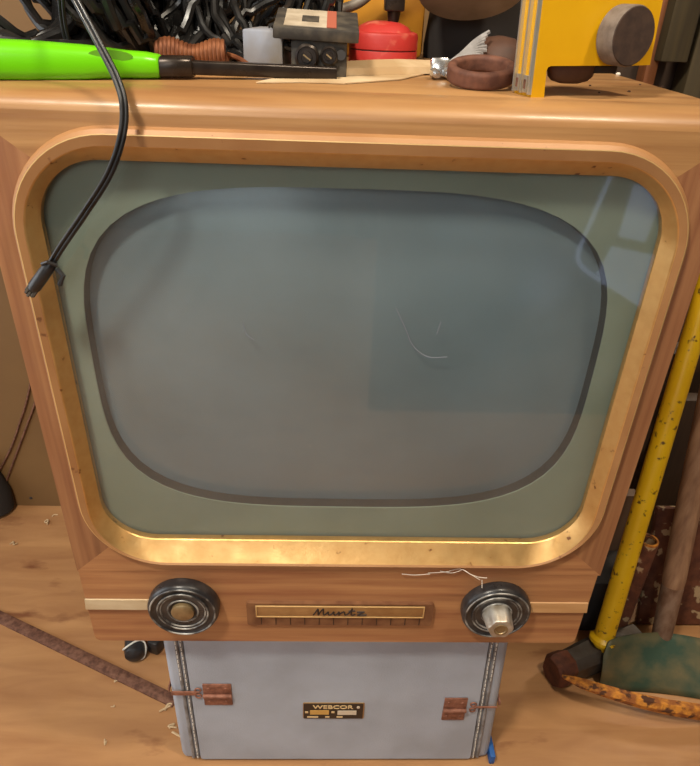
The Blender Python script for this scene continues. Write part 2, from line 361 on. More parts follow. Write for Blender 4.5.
# mask, gasket and tube
MX, MZ, MA, MBB, MN = -.0035, .7067, .2506, .1803, 3.5
def sup(k, n, ins=0):
    t = 2*math.pi*k/n; c, s = math.cos(t), math.sin(t)
    rr = (abs(c/(MA-ins))**MN+abs(s/(MBB-ins))**MN)**(-1/MN)
    return MX+rr*c, MZ+rr*s
NS = 96
def rectring(n, hx, hz):
    out = []
    for k in range(n):
        t = 2*math.pi*k/n; c, s = math.cos(t), math.sin(t); rr = min(hx/max(abs(c), 1e-6), hz/max(abs(s), 1e-6))
        out.append((MX*0+rr*c, (.4842+.9066)/2+rr*s))
    return out
inn = [sup(k, NS) for k in range(NS)]; out = rectring(NS, .2765, .2200)
b = MB(); b.rings([[(x, .0210, z) for x, z in out], [(x, .0200, z) for x, z in inn], [(x, .0220, z) for x, z in inn], [(x, .0230, z) for x, z in out]], True, False, True)
lab(b.build('tube_mask', mask_m, tv), 'grey green mask around the picture tube')
b = MB(); b.rings([[(x, .0215, z) for x, z in inn], [(x, .0330, z) for x, z in [sup(k, NS, .0015) for k in range(NS)]], [(x, .0330, z) for x, z in [sup(k, NS, -.004) for k in range(NS)]], [(x, .0225, z) for x, z in [sup(k, NS, -.004) for k in range(NS)]]], True, False, True)
b.build('rubber_gasket', gask, tv)
b = MB(); rg = []
for q in range(1, 13):
    s = q/12; rg.append([(MX+(x-MX)*s, .0335-.0165*(1-s**2.2), MZ+(z-MZ)*s) for x, z in [sup(k, NS, .0) for k in range(NS)]])
b.rings(rg, True, True)
for k_, st_ in enumerate(([(396, 308), (406, 330), (413, 346), (428, 357), (447, 357)], [(437, 334), (441, 322)], [(243, 322), (246, 334), (254, 340)])):
    m_ = MB(); m_.tube(spline([onY(x, y, .0108) for x, y in st_], 6), .00045, 6); m_.build('scuff_mark', scuff, bpy.data.objects['safety_glass'])
tube = b.build('picture_tube', crt_m, tv, ang=60)
# knobs
def dial(x, z):
    k = MB().lathe([(0, 0), (.042, 0), (.0425, .002), (.0425, .011), (.0405, .015), (.038, .016), (.0365, .0145), (.031, .0140), (.030, .0150), (.028, .0150), (.0265, .0135), (.019, .0128), (.0175, .0135), (.015, .0115), (0, .0115)], (x, 0, z), (0, -1, 0), 64, blackgrey)
    for r, h in ((.0300, .0152), (.0268, .0140), (.0385, .0160), (.0180, .0136)): k.tube([(x+r*math.cos(2*math.pi*q/64), -h+.0004, z+r*math.sin(2*math.pi*q/64)) for q in range(64)], .0011, 6, False, True, wornring)
    return k
k1 = lab(dial(-.1900, .3895).build('knob', None, tv, ang=50), 'worn black ring dial with a brass centre')
MB().lathe([(0, .005), (.0135, .005), (.0135, .0165), (.0115, .018), (0, .018)], (-.1900, 0, .3895), (0, -1, 0), 32).build('knob_cap', brass, k1)
k2 = lab(dial(.1895, .388).build('knob', None, tv, ang=50), 'worn black ring dial with a fluted silver cap')
b = MB(); rg = []
for h, r in ((.008, .0175), (.0130, .0172), (.034, .0150), (.036, .0140)):
    rg.append([V((.1895, 0, .388))+V((0, -h, 0))+V((math.cos(2*math.pi*q/48), 0, math.sin(2*math.pi*q/48)))*r*(1+.06*math.cos(2*math.pi*q/48*6)) for q in range(48)])
b.rings(rg, True, True); b.build('knob_cap', silver, k2)
MB().lathe([(0, .034), (.0085, .034), (.0085, .0372), (.0065, .0372), (.006, .0362), (0, .0362)], (.1895, 0, .388), (0, -1, 0), 24).build('shaft_end', brass, k2)
# nameplate
PZ0, PZ1, PX0, PX1 = .3545, .3935, -.1155, .1135
npl = MB().prism([(x, -.0045, z) for x, z in rrect(PX0, PX1, PZ0, PZ1, .003, 4)], (0, .006, 0)).build('nameplate', plate_br, tv)
MB().box((-.001, -.0050, .3815), (.203, .003, .0165), .0006).build('name_panel', plate_gd, npl)
b = MB()
for z in (.3905, .3722): b.box((-.001, -.0062, z), (.206, .0018, .0016), .0004)
for x in (-.1035, .1015): b.box((x, -.0062, .3813), (.0016, .0018, .0198), .0004)
b.build('panel_outline', plate_ln, npl)
b = MB()
for k in range(12): b.box((-.098+k*.0178, -.0046, .3632), (.0009, .0012, .0135))
b.build('scale_marks', ink, npl)
# script lettering: strokes of "Muntz" drawn as one joined hand
st = []
def S(*p): st.append([(x, z) for x, z in p])
S((0, 0), (.6, 1.3), (1.2, 2.7), (1.25, 1.4), (1.3, .1), (1.9, 1.5), (2.6, 2.7), (2.65, 1.4), (2.7, .15), (3.2, .3), (4.0, 1.5), (3.9, .7), (4.2, .08), (4.9, .5), (5.4, 1.5), (5.4, .7), (5.7, .08), (6.3, .5), (6.8, 1.5), (6.8, .8), (6.8, .05), (7.4, 1.0), (8.1, 1.5), (8.3, .9), (8.4, .15), (9.0, .35), (9.7, 1.4), (10.3, 2.9), (10.1, 1.4), (10.1, .2), (10.6, .08), (11.2, .5))
S((9.3, 1.85), (11.1, 2.0))
S((11.6, 1.45), (12.5, 1.5), (13.5, 1.5), (13.5, 1.46), (12.6, .8), (11.8, .10), (11.8, .06), (12.8, .06), (14.2, .25))
b = MB()
for s_ in st:
    b.tube(spline([(-.034+x*.0046, -.0068, .3762+z*.0040) for x, z in s_], 5), .00095, 6)
lab(b.build('lettering', ink, npl), 'dark script lettering reading Muntz')
# ------------------------------------------------------------------ carrying case under the television
YC = .024; CX0, CX1 = -.2375, .2385
case = thing('carrying_case', (0, YC+.19, 0), 'grey leatherette carrying case with rusty hinges under the wooden television', 'case')
b = MB(); R_ = .011
sec = rrect(CX0, CX1, YC+.004, YC+.38, R_, 8)
b.rings([[(x, y, z) for x, y in rrect(CX0+i, CX1-i, YC+.004+i, YC+.38-i, R_-i, 8)] for i, z in ((.006, .001), (.001, .006), (0, .012), (0, ZB-.012), (.001, ZB-.006), (.006, ZB-.001))])
b.build('case_body', case_m, case)
b = MB(); b.prism([(x, YC, z) for x, z in rrect(CX0+.031, CX1-.031, .007, ZB-.001, .004, 3)], (0, .006, 0)); b.build('front_panel', case_m, case)
for s, xe in ((1, CX0), (-1, CX1)):
    b = MB()
    for o in (.0195, .0265): b.tube([(xe+s*o, YC+.0035, .008), (xe+s*o, YC+.0035, ZB-.003)], .0030, 10)
    b.build('welt', case_e, case)
    b = MB(); z = .012
    while z < ZB-.01:
        b.box((xe+s*(.0265+random.uniform(-.0004, .0004)), YC+.0004, z), (.0012, .0012, .006+random.uniform(-.002, .002)))
        if z > .2: b.box((xe+s*.0195, YC+.0004, z+.003), (.0011, .0012, .006))
        z += .0095
    b.build('stitching', thread, case)
def shear(o):
    for v in o.data.vertices:
        z = v.co.z+case.location.z*0; v.co.x += (v.co.x-CX0)/(CX1-CX0)*(.0065-.013*(z/ZB))
for o in list(case.children): shear(o)
def hinge(px0, px1, py0, py1):
    a = onY(px0, py1, YC); c = onY(px1, py0, YC); xm, zm = (a.x+c.x)/2, (a.z+c.z)/2; w, h = c.x-a.x, c.z-a.z
    b = MB()
    for s in (-1, 1): b.box((xm, YC-.0012, zm+s*h*.26), (w, .0024, h*.44), .0005)
    h_ = b.build('hinge', hinge_m, case)
    b = MB(); b.tube([(xm-w/2, YC-.0038, zm), (xm+w/2, YC-.0038, zm)], .0032, 12); b.build('hinge_pin', hinge_m, h_)
    for sx in (-1, 1):
        for sz in (-1, 1): MB().lathe([(0, .0018), (.0022, .0022), (.0018, .0034), (0, .0038)], (xm+sx*w*.3, YC, zm+sz*h*.30), (0, -1, 0), 12).build('rivet', hinge_m, h_)
    return zm
hinge(205, 231, 683, 704); hinge(441, 468, 697, 719)
for pxs, s in (((171, 197), 1), ((498, 474), -1)):
    py = 692 if s == 1 else 706
    a = onY(pxs[0], py, YC); c = onY(pxs[1], py, YC)
    b = MB()
    xe = CX0 if s == 1 else CX1+.0065-.013*a.z/ZB
    b.box(((xe+s*.004+c.x)/2, YC-.0018, a.z), (abs(c.x-xe-s*.004), .0022, .008 if s == 1 else .003), .0006)
    for dz in (-.0065, .0065): b.tube([(c.x+s*.002+.0042*math.cos(t*math.pi/6), YC-.0018, c.z+dz+.0042*math.sin(t*math.pi/6)) for t in range(12)], .0011, 6, False, True)
    b.box((xe-s*.001, YC+.016, a.z), (.0022, .026, .008), .0006)
    b.build('corner_clip', hinge_m, case)
# maker's plate
a = onY(303, 711, YC); c = onY(364, 711, YC); tl = onY(303, 701.5, YC); bl = onY(303, 717, YC)
pw, ph = c.x-a.x, tl.z-bl.z; pc = V(((a.x+c.x)/2, YC, (tl.z+bl.z)/2-.002)); RT = RX(90)
pl = MB().prism([(pc.x+x, YC-.0012, pc.z+z) for x, z in rrect(-pw/2, pw/2, -ph/2, ph/2, .002, 3)], (0, .0016, 0)).build('maker_plate', mat('brass_plate_edge', srgb(176, 142, 96), .4, .5), case)
MB().prism([(pc.x+x, YC-.0018, pc.z+z) for x, z in rrect(-pw/2+.001, pw/2-.0016, -ph/2+.001, ph/2-.001, .0016, 3)], (0, .001, 0)).build('plate_face', mat('plate_black', srgb(40, 28, 22), .4), pl)
gold_t = mat('gold_print', srgb(216, 186, 136), .5); pale_t = mat('pale_print', srgb(212, 196, 172), .6); or_t = mat('tan_print', srgb(206, 160, 84), .6)
lt = textmesh('WEBCOR', ph*.30, (pc.x-.001, YC-.0021, pc.z+ph*.27), RX(90), gold_t, 'lettering', pl, .0003, .00018); lt.data.transform(Matrix.Translation((pc.x-.001, 0, 0)) @ Matrix.Diagonal((1.22, 1, 1, 1)) @ Matrix.Translation((-(pc.x-.001), 0, 0)))
lab(lt, 'gold lettering reading WEBCOR')
b = MB(); b.lathe([(0, 0), (.0024, 0), (.0024, .001), (0, .001)], (pc.x+pw*.40, YC-.0016, pc.z+ph*.27), (0, -1, 0), 16); b.build('emblem', pale_t, pl)
MB().box((pc.x-pw*.23, YC-.0019, pc.z-ph*.06), (pw*.31, .0008, ph*.26)).build('data_field', or_t, pl)
MB().box((pc.x+pw*.22, YC-.0019, pc.z-ph*.08), (pw*.31, .0008, ph*.26)).build('data_field', pale_t, pl)
b = MB()
for x, w in ((-.34, .18), (-.1, .07), (.1, .1)): b.box((pc.x+pw*x, YC-.0019, pc.z-ph*.36), (pw*w, .0008, ph*.08))
for x in (-.44, -.01): b.box((pc.x+pw*x, YC-.0019, pc.z-ph*.05), (pw*.05, .0008, ph*.1))
b.build('small_print', gold_t, pl)
# ------------------------------------------------------------------ things on the television
TZ = ZT
# lime reaching tool
gt = thing('grabber_tool', (-.16, .085, TZ), 'lime green handled tool with long black shaft lying along the cabinet top', 'tool')
def ys(px): return .047+(px/335)*.078
def sect(px, ptop, pbot, y, ry, nn=24, e=2.6):
    a, c = onY(px, ptop, y), onY(px, pbot, y); zc, rz = (a.z+c.z)/2, (a.z-c.z)/2; out = []
    for k in range(nn):
        t = 2*math.pi*k/nn; cs, sn = math.cos(t), math.sin(t)
        out.append((a.x, y+ry*math.copysign(abs(cs)**(2/e), cs), max(TZ+.0003, zc+rz*math.copysign(abs(sn)**(2/e), sn))))
    return out
lift = 0
P_ = [(-70, 46, 76.0, .012), (-64, 40, 79, .016), (-40, 38, 80.5, .018), (0, 38.5, 82, .018), (30, 40, 82.5, .018), (55, 42, 82.0, .017), (85, 44.5, 81.2, .016), (100, 46.5, 79, .0145), (125, 50, 78, .013), (145, 51.5, 78.5, .0125), (158, 54, 78, .012), (161, 56, 76, .0105)]
rg = [sect(p[0], p[1], p[2], ys(p[0]), p[3]) for p in P_]
hd = MB().rings(rg).build('handle', lime, gt, ang=50)
a, c = onY(88, 54, ys(88)-.0135), onY(132, 57, ys(132)-.0125); b = MB()
b.rings([[(a.x+(c.x-a.x)*(.5-.5*math.cos(t)), a.y+(c.y-a.y)*(.5-.5*math.cos(t))+.001-dy, a.z+(c.z-a.z)*(.5-.5*math.cos(t))+.0042*math.sin(t)*s_) for t in [2*math.pi*k/24 for k in range(24)]] for dy, s_ in ((-.004, .9), (.0, 1))], True, True)
b.build('slot', mat('slot_shade', srgb(92, 156, 10), .7), hd)  # darker green disc stands for the shade inside the open slot
rg = [sect(p[0], p[1], p[2], ys(p[0]), p[3], 20, 3) for p in [(160, 56, 77, .0105), (162, 55, 77.5, .0115), (191, 55.5, 77.5, .0115), (193, 56.5, 76.5, .0105)]]
MB().rings(rg).build('ferrule', dark_st, gt, ang=40)
rg = [sect(p[0], p[1], p[2], ys(p[0]), .0065, 20, 5) for p in [(192, 60, 74.5, 0), (335, 66.5, 80, 0), (337, 67.5, 79.5, 0)]]
MB().rings(rg).build('shaft', dark_st, gt, ang=40)
# twin lead cord
cd = thing('power_cord', onY(124, 110, -.02), 'black twin lead cord with cut plug hanging down over the screen', 'cord')
pts = [V((-.262, .125, TZ+.004)), V((-.262, .118, TZ+.05)), V((-.235, .085, 1.10)), onY(62, -30, .03), onY(77, 2, .016), onY(97, 40, .004), onY(117, 80, -.008), onY(124, 108, -.017), onY(121, 140, -.022), onY(108, 176, -.024), onY(84, 214, -.024), onY(62, 246, -.022), onY(50, 266, -.020)]
sp = spline(pts, 8); b = MB()
for s in (-1, 1):
    q = []
    for i, p in enumerate(sp):
        t = (sp[min(i+1, len(sp)-1)]-sp[max(i-1, 0)]).normalized()
        sd = t.cross(p-CAMP).normalized() if i > 16 else t.cross(V((0, 1, .3))).normalized()
        q.append(p+sd*.0015*s)
    b.tube(q, .0018, 10)
b.build('wire', black_cable, cd)
a, c = onY(51, 264, -.020), onY(33, 289, -.018); ax = c-a
plg = MB().lathe([(0, -.002), (.0036, -.001), (.0052, .002), (.0056, ax.length*.5), (.0056, ax.length*.9), (.0046, ax.length), (0, ax.length)], a, ax, 20).build('plug', black_pl, cd)
b = MB(); b.tube([a+V((.004, 0, -.004)), a+V((.0085, -.001, -.010)), a+V((.0045, -.002, -.018))], .0022, 8); b.tube([a+V((-.006, -.003, .001)), a+V((0, -.006, .004)), a+V((.006, -.003, .0))], .0016, 8)
b.build('plug_tab', black_pl, plg)
b = MB()
for k in range(8):
    d = V((math.cos(k*.8)*.004, -.003, math.sin(k*.8)*.004)); e = c+d*.9
    b.tube([e-ax.normalized()*.002, e+ax.normalized()*random.uniform(.003, .005)], .0014, 6)
b.build('cut_end', dusty_gr, plg)
# cable coils
def coil(name, label, cx, cy, n, r0, r1, tilt, rad, spread, sq=1.0, m=black_cable):
    b = MB()
    for k in range(n):
        r = random.uniform(r0, r1); tx, ty = tilt[0]+random.uniform(-18, 18), tilt[1]+random.uniform(-18, 18)
        M = RZ(ty) @ RX(tx); ph = random.uniform(0, 6.28)
        ctr = V((cx+random.uniform(-spread, spread), cy+random.uniform(-.03, .03), 0)); P = []
        w1, w2 = random.uniform(.02, .08), random.uniform(0, 6.28)
        for q in range(40):
            t = 2*math.pi*q/40
            rr_ = r*(1+w1*math.sin(3*t+w2)+.03*math.sin(2*t+ph))
            P.append(M @ V((rr_*math.cos(t), rr_*math.sin(t)*sq, .012*math.sin(t*2+ph))))
        lo = min(p.z for p in P); rad_ = rad*random.uniform(.85, 1.15)
        b.tube([ctr+p+V((0, 0, TZ-lo+rad_+random.uniform(0, .012))) for p in P], rad_, 8, False, True)
    return tag(b.build(name, m), label, 'cable')
coil('cable_coil', 'tangled black cable heap behind the lime green handle, leftmost of the coils', -.335, .21, 30, .06, .10, (42, 25), .0058, .02)
coil('cable_coil', 'black cable coil with upright loops behind the slot of the lime handle', -.222, .215, 26, .055, .082, (80, 75), .0052, .026)
coil('cable_coil', 'loose black cable tangle above the copper winding', -.100, .27, 15, .045, .07, (38, -10), .0042, .03)
coil('cable_coil', 'flat dark cable heap at the back behind the other black coils', -.25, .40, 28, .075, .09, (78, 5), .0060, .10)
# copper winding
b = MB(); a = onY(157, 51, .15); c = onY(226, 52, .15); P = []; nt = 17; ra = .0095
za = TZ+ra+.0022
for k in range(nt*14+1):
    t = k/(nt*14); an = 2*math.pi*nt*t
    P.append((a.x+(c.x-a.x)*t, .15+ra*math.cos(an), za+.004+(ra+.003*math.sin(t*9))*math.sin(an)))
b.tube(P, .0022, 7); b.tube(spline([P[-1], (c.x+.015, .15, za), (c.x+.03, .14, TZ+.003)], 6), .0022, 7)
tag(b.build('copper_winding', copper), 'reddish brown copper winding lying behind the black shaft', 'wire')
# terminal box
bx0, bx1 = onY(291, 58, .135), onY(347, 58, .135); yb = .135
tb = thing('terminal_box', ((bx0.x+bx1.x)/2, yb+.03, TZ), 'dusty dark terminal box with two round screws under a flat labelled lid', 'box')
xm = (bx0.x+bx1.x)/2; wb = bx1.x-bx0.x; zt_ = onY(320, 40, yb).z
MB().box((xm, yb+.032, (TZ+zt_)/2), (wb, .06, zt_-TZ), .002).build('base', dusty_gr, tb)
lc = onY(316, 35, yb-.004)
RL = RX(11) @ RY(1.5)
lid = MB().box(lc+RL @ V((0, .036, .0)), (.079, .074, .010), .0012, RL).build('lid', dusty_gr, tb)
MB().box(lc+RL @ V((-.010, .036, .0054)), (.040, .062, .0006), 0, RL).build('paper_label', label_w, lid)
MB().box(lc+RL @ V((.014, .036, .0056)), (.009, .062, .0007), 0, RL).build('red_stripe', red_st, lid)
MB().box(lc+RL @ V((-.006, .032, .0058)), (.016, .022, .0006), 0, RL).build('dark_print', dusty_gr, lid)
for px, py, r in ((307, 57, .0115), (329, 56, .0085)):
    p = onY(px, py, yb)
    s_ = MB().lathe([(0, -.002), (r, -.002), (r, .004), (r*.8, .006), (r*.75, .0045), (r*.45, .0045), (r*.4, .007), (0, .007)], (p.x, yb+.002, p.z), (0, -1, 0), 24).build('terminal_screw', dark_st, tb)
    MB().box((p.x, yb-.0055, p.z), (r*.7, .0012, .0012), 0, RY(35)).build('screw_slot', brass, s_)
p = onY(341, 55, yb); MB().lathe([(0, 0), (.0045, 0), (.0045, .003), (0, .003)], (p.x, yb+.0008, p.z), (0, -1, 0), 20).build('hole', gask, tb)
# white box beside
a, c = onY(247, 45, .17), onY(288, 45, .17)
w_ = MB().box(((a.x+c.x)/2, .205, TZ+.0187), (c.x-a.x, .07, .037), .002, RZ(-8)); tag(w_.build('cardboard_box', bluewhite), 'pale blue grey box left of the dark terminal box', 'box')
# red rounded tape case
a, c = onY(350, 45, .25), onY(421, 45, .25); xr, wr = (a.x+c.x)/2, c.x-a.x; zt2 = onY(390, 33, .25).z
rt = thing('plastic_case', (xr, .29, TZ), 'red rounded plastic case in two halves behind the cream paper', 'case')
hh = zt2-TZ
def dshape(ins): return [(xr+x, .292+y) for x, y in rrect(-wr/2+ins, wr/2-ins, -.042+ins, .042-ins, .034-ins, 8)]
for nm, z0, z1 in (('lower_half', TZ, TZ+hh*.472), ('upper_half', TZ+hh*.50, zt2)):
    c_ = .0004 if nm == 'lower_half' else .004
    b = MB(); b.rings([[(x, y, z) for x, y in dshape(i)] for i, z in ((c_*.25, z0), (.0, z0+.0008), (0, z1-c_), (c_*.3, z1-c_*.3), (c_*1.2, z1))]); b.build(nm, red, rt)
b = MB(); b.rings([[(x, y, z) for x, y in dshape(.0012)] for z in (TZ+hh*.44, TZ+hh*.50)]); b.build('seam', gask, rt)
b = MB(); b.rings([[(x, y, z) for x, y in dshape(q)] for q, z in ((.007, zt2-.001), (.012, zt2+.005), (.02, zt2+.0085), (.028, zt2+.010))]); b.build('raised_top', red, rt)
# steel bracket standing on the tape
p = onY(394, 20, .275); b = MB(); b.box((p.x, .285, zt2+.038), (.022, .022, .036), .002); b.tube([(p.x, .285, zt2+.0095), (p.x, .285, zt2+.022)], [.006, .008], 14)
tag(b.build('steel_shank', dark_st), 'dark steel shank standing on the red rounded case', 'tool')
# yellow case far behind with hose
tag(MB().box((-.005, .435, TZ+.042), (.19, .09, .084), .008, RZ(4)).build('yellow_case', yel_bk), 'dull yellow case behind the terminal box and the red case', 'case')
b = MB(); b.tube(spline([(-.08, .345, TZ+.007), (-.02, .34, TZ+.03), onY(330, 14, .35), onY(360, 2, .36), (.06, .36, 1.06), (.14, .36, 1.05)], 8), .006, 10)
tag(b.build('grey_hose', greyrnd), 'grey hose arching in front of the dull yellow case', 'hose')
b = MB(); b.rings([[(.175+rx*math.cos(t)*(1+.06*math.sin(3*t+k)), .43+.05*math.sin(t), TZ+h) for t in [2*math.pi*q/28 for q in range(28)]] for k, (rx, h) in enumerate(((.075, 0), (.08, .015), (.078, .05), (.07, .09), (.05, .115), (.02, .122)))])
tag(b.build('dark_fill', room_dk), 'dark cloth heap added at the back behind the zinc clamp and brown leather', 'filler')  # invented heap, only there to turn the background black
# paper
b = MB(); P = [onZ(256, 83, TZ+.0005), onZ(300, 82.5, TZ+.0005), onZ(345, 84, TZ+.0005), onZ(400, 80, TZ+.0005), onZ(436, 72, TZ+.0005), onZ(430, 67.5, TZ+.0005), onZ(400, 68.5, TZ+.0005), onZ(350, 70, TZ+.0005), onZ(300, 73, TZ+.0005)]
b.prism(P, (0, 0, .0009)); pa = thing('paper_sheet', P[2], 'cream paper sheet spread on the cabinet top before the red case', 'paper')
b.build('sheet', cream, pa)
b = MB(); a, c = onZ(345, 76, TZ), onZ(432, 74, TZ)
b.rings([[(a.x+(c.x-a.x)*t, a.y+(c.y-a.y)*t+y, TZ+.0015+h*(1-.3*abs(t-.5))) for y, h in ((-.012, .0), (-.010, .007), (.02, .012), (.022, .0))] for t in (0, .3, .6, 1)])
b.build('folded_edge', cream, pa)
# zinc wire clamp and braided cable
p = onZ(440, 80, TZ); cl = thing('wire_clamp', p, 'small bright zinc wire clamp with two nuts beside the rusty ring', 'clamp')
b = MB()
for s in (-1, 1): b.lathe([(0, 0), (.0048, 0), (.0048, .008), (.0040, .009), (0, .009)], p+V((s*.0062, .004, .0066)), (.15, -1, -.1), 6)
b.build('nut', chrome, cl)
MB().box(p+V((0, .0095, .010)), (.019, .010, .018), .003, RX(-15)).build('saddle', chrome, cl)
b = MB()
for s in (-1, 1): b.tube([p+V((s*.0062+.0006, 0, .0063)), p+V((s*.0062+.0024, -.012, .0050))], .0024, 10)
b.build('bolt', chrome, cl)
b = MB()
for k in range(9):
    e = (k-4)/4
    b.tube(spline([p+V((.006, .012, .010+e*.002)), p+V((.022, .02+e*.004, .019+e*.003)), p+V((.037, .026+e*.008, .027+e*.007)), p+V((.046+random.uniform(-.004, .008), .03+e*.01, .029+e*.013))], 5), .0021, 6)
b.tube(spline([p+V((.004, .012, .008)), p+V((.025, .012, .012)), p+V((.036, .018, .017)), p+V((.048, .02, .012)), p+V((.05, .022, .004))], 6), .0032, 8)
tag(b.build('braided_strap', greyfl), 'grey frayed braid fanning out behind the zinc clamp', 'cable')
# rusty ring
pr = onZ(485, 91, TZ); b = MB(); RR = RX(11) @ RY(-3); P = []
sec = rrect(-.0043, .0043, -.0074, .0074, .0035, 4); rg = []
for q in range(48):
    t = 2*math.pi*q/48; c_, s_ = math.cos(t), math.sin(t)
    rg.append([RR @ V(((.0268+u)*c_, (.0268+u)*s_, w)) for u, w in sec])
lo = min(v.z for r in rg for v in r)
rg = [[v+V((pr.x, pr.y+.026, TZ-lo+.0002)) for v in r] for r in rg]
b.rings(rg, True, False, True); tag(b.build('iron_ring', rustring), 'rusty brown iron ring lying left of the yellow bracket', 'ring')
# leather scrap and round metal body behind
b = MB(); p = onY(497, 62, .22)
b.rings([[(p.x+.03*math.cos(t)*k, .22+.035*math.sin(t)*k, TZ+h) for t in [2*math.pi*q/24 for q in range(24)]] for k, h in ((1, 0), (1.02, .012), (.85, .028), (.5, .036), (.1, .038))]); tag(b.build('leather_pad', leather), 'brown domed leather piece behind the rusty ring', 'leather')
b = MB(); p = onY(478, -55, .30); b.lathe([(0, 0), (.05, 0), (.058, .006), (.06, .02), (.06, .05), (0, .05)], (p.x, .33, p.z), (0, -.5, -.87), 40)
tag(b.build('metal_pan', greyrnd), 'grey brown round metal pan at the top edge left of the yellow tool body', 'pan')
# yellow bracket tool
A = onZ(537, 97.5, TZ); ang = math.radians(14); ex = V((math.cos(ang), math.sin(ang), 0)); ey = V((-math.sin(ang), math.cos(ang), 0)); ez = V((0, 0, 1))
def onP(px, py, off=0):     # hit the bracket's front plane
    d = ray(px, py); o_ = A+ey*off; t = (o_-CAMP).dot(ey)/d.dot(ey); return CAMP+d*t
br = thing('yellow_bracket', A+ex*.05+ey*.025, 'bright yellow painted steel tool body with round brown knob standing on one foot', 'tool')
z0 = TZ
poly = [onP(531, 97.5), onP(544, 97.5), onP(546.5, 71), onP(548, 67.5), onP(551, 66), onP(640, 65.5), onP(650, 65), onP(663, 0), onP(672, -45), onP(549, -45), onP(543, 0)]
for p in poly[:2]: p.z = z0
D_ = ey*.03
b = MB(); b.prism(poly, D_); b.build('body', yel, br, ang=30)
pl_, pu_ = poly[0], poly[9]
def onL(t, s_, o_): # point on the left flank: t up, s back, o outwards
    e = (pu_-pl_); return pl_+e*t+ey*(.03*s_)-ex*o_
b = MB()
for s_ in (.05, .5, .95): b.prism([onL(.02, s_-.04, -.001), onL(1, s_-.04, -.001), onL(1, s_+.04, -.001), onL(.02, s_+.04, -.001)], -ex*.0042)
b.build('silver_rib', silv, br)
b = MB()
for s_ in (.27, .73): b.prism([onL(.03, s_-.10, .0), onL(.16, s_-.10, .0), onL(.16, s_+.10, .0), onL(.03, s_+.10, .0)], -ex*.003)
b.build('rail_stop', silv, br)
b = MB()
for s_ in (.27, .73): b.prism([onL(.06, s_-.05, .002), onL(.13, s_-.05, .002), onL(.13, s_+.05, .002), onL(.06, s_+.05, .002)], -ex*.0015)
b.build('stop_hole', rust_br, br)
kc = onP(617, 35, -.0); kd = (-ey*1.0+ex*.16).normalized()
kn = MB().lathe([(0, 0), (.0218, 0), (.0226, .001), (.0226, .0165), (.0218, .0185)], kc, kd, 40, knob_sd, False).build('knob', knob_sd, br)
MB().lathe([(0, .0182), (.0217, .0182), (.0212, .0192), (0, .0196)], kc, kd, 40).build('knob_face', knob_br, kn)
bc = onP(572, 66, .016); b = MB()
b.rings([[bc+ex*(.023*k*math.cos(t))+ey*(.011*k*math.sin(t))+ez*h for t in [2*math.pi*q/28 for q in range(28)]] for k, h in ((1, .004), (1, -.003), (.93, -.008), (.75, -.0115), (.4, -.0135))]); b.build('lower_boss', leather, br)
MB().box(onP(600, 67, .016)-ez*.0015, (.026, .014, .006), .001, RZ(14)).build('lower_ledge', room_dk, br)
# crumbs on the top
for px, py, r, m_ in ((618, 75, .003, debris_w), (662, 87, .0014, debris_d), (640, 85, .0012, debris_d), (590, 86, .0013, debris_d), (629, 92, .0015, debris_d), (599, 93, .0011, debris_d)):
    p = onZ(px, py, TZ); b = MB(); b.rings([[(p.x+r*k*math.cos(t), p.y+r*k*math.sin(t)*.8, TZ+h*r) for t in [2*math.pi*q/9 for q in range(9)]] for k, h in ((.9, 0), (1, .4), (.6, .9))])
    w = m_ is debris_w
    tag(b.build('crumb', m_), 'white crumb on the cabinet top under the yellow tool' if w else 'tiny dark crumb scattered on the cabinet top under the yellow tool', 'crumb', None if w else 'dark crumbs on the cabinet top')
# cobweb by the right dial
b = MB()
for s_ in ([(428, 573), (445, 572), (460, 569), (470, 574), (480, 580)], [(470, 574), (478, 577), (487, 578)], [(482, 580), (482, 588)], [(402, 574), (415, 575), (430, 574)], [(440, 571), (452, 573), (462, 570)]):
    b.tube(spline([onY(x, y, -.0035-.008*(x > 465)-.003*(y > 583)) for x, y in s_], 5), .00045, 5)
tag(b.build('cobweb', web), 'thin pale cobweb strand on the wood above the right dial', 'cobweb')
# ------------------------------------------------------------------ floor left
a, c = onZ(0, 618, 0), onZ(176, 703, 0); d = (c-a).normalized(); n_ = V((-d.y, d.x, 0)); e0 = a-d*.25; L = (c-e0).length
b = MB(); b.box((e0+c)/2+V((0, 0, .003)), (L, .021, .005), .001, Matrix((d, n_, V((0, 0, 1)))).transposed())
tag(b.build('iron_strip', rust_br), 'long rusty flat iron strip lying on the floor left of the grey case', 'strip')
hl = thing('hand_tool', onZ(135, 668, 0), 'black rounded tool end lying behind the grey case under the television’s left corner', 'tool')
p = onZ(136, 665, .0); q = p+V((-.028, .12, .0))
b = MB(); dd = (q-p).normalized(); b.lathe([(0, 0), (.010, .001), (.0165, .006), (.018, .014), (.018, .125), (0, .125)], p+V((0, 0, .0185)), dd, 24); b.build('grip', black_pl, hl)
b = MB(); cen = p+V((0, 0, .0185))+dd*.018; b.tube([cen+V((.0195*math.cos(t), .008*math.sin(2*t), .0195*math.sin(t))) for t in [2*math.pi*k/24 for k in range(24)]], .0016, 6, False, True); b.build('white_wire', thread, hl)
p = onZ(160, 650, 0); tag(MB().box(p+V((.012, .05, .016)), (.022, .13, .032), .006, RZ(-20)).build('black_block', black_pl), 'black wedge beside the black rounded tool end behind the grey case', 'block')
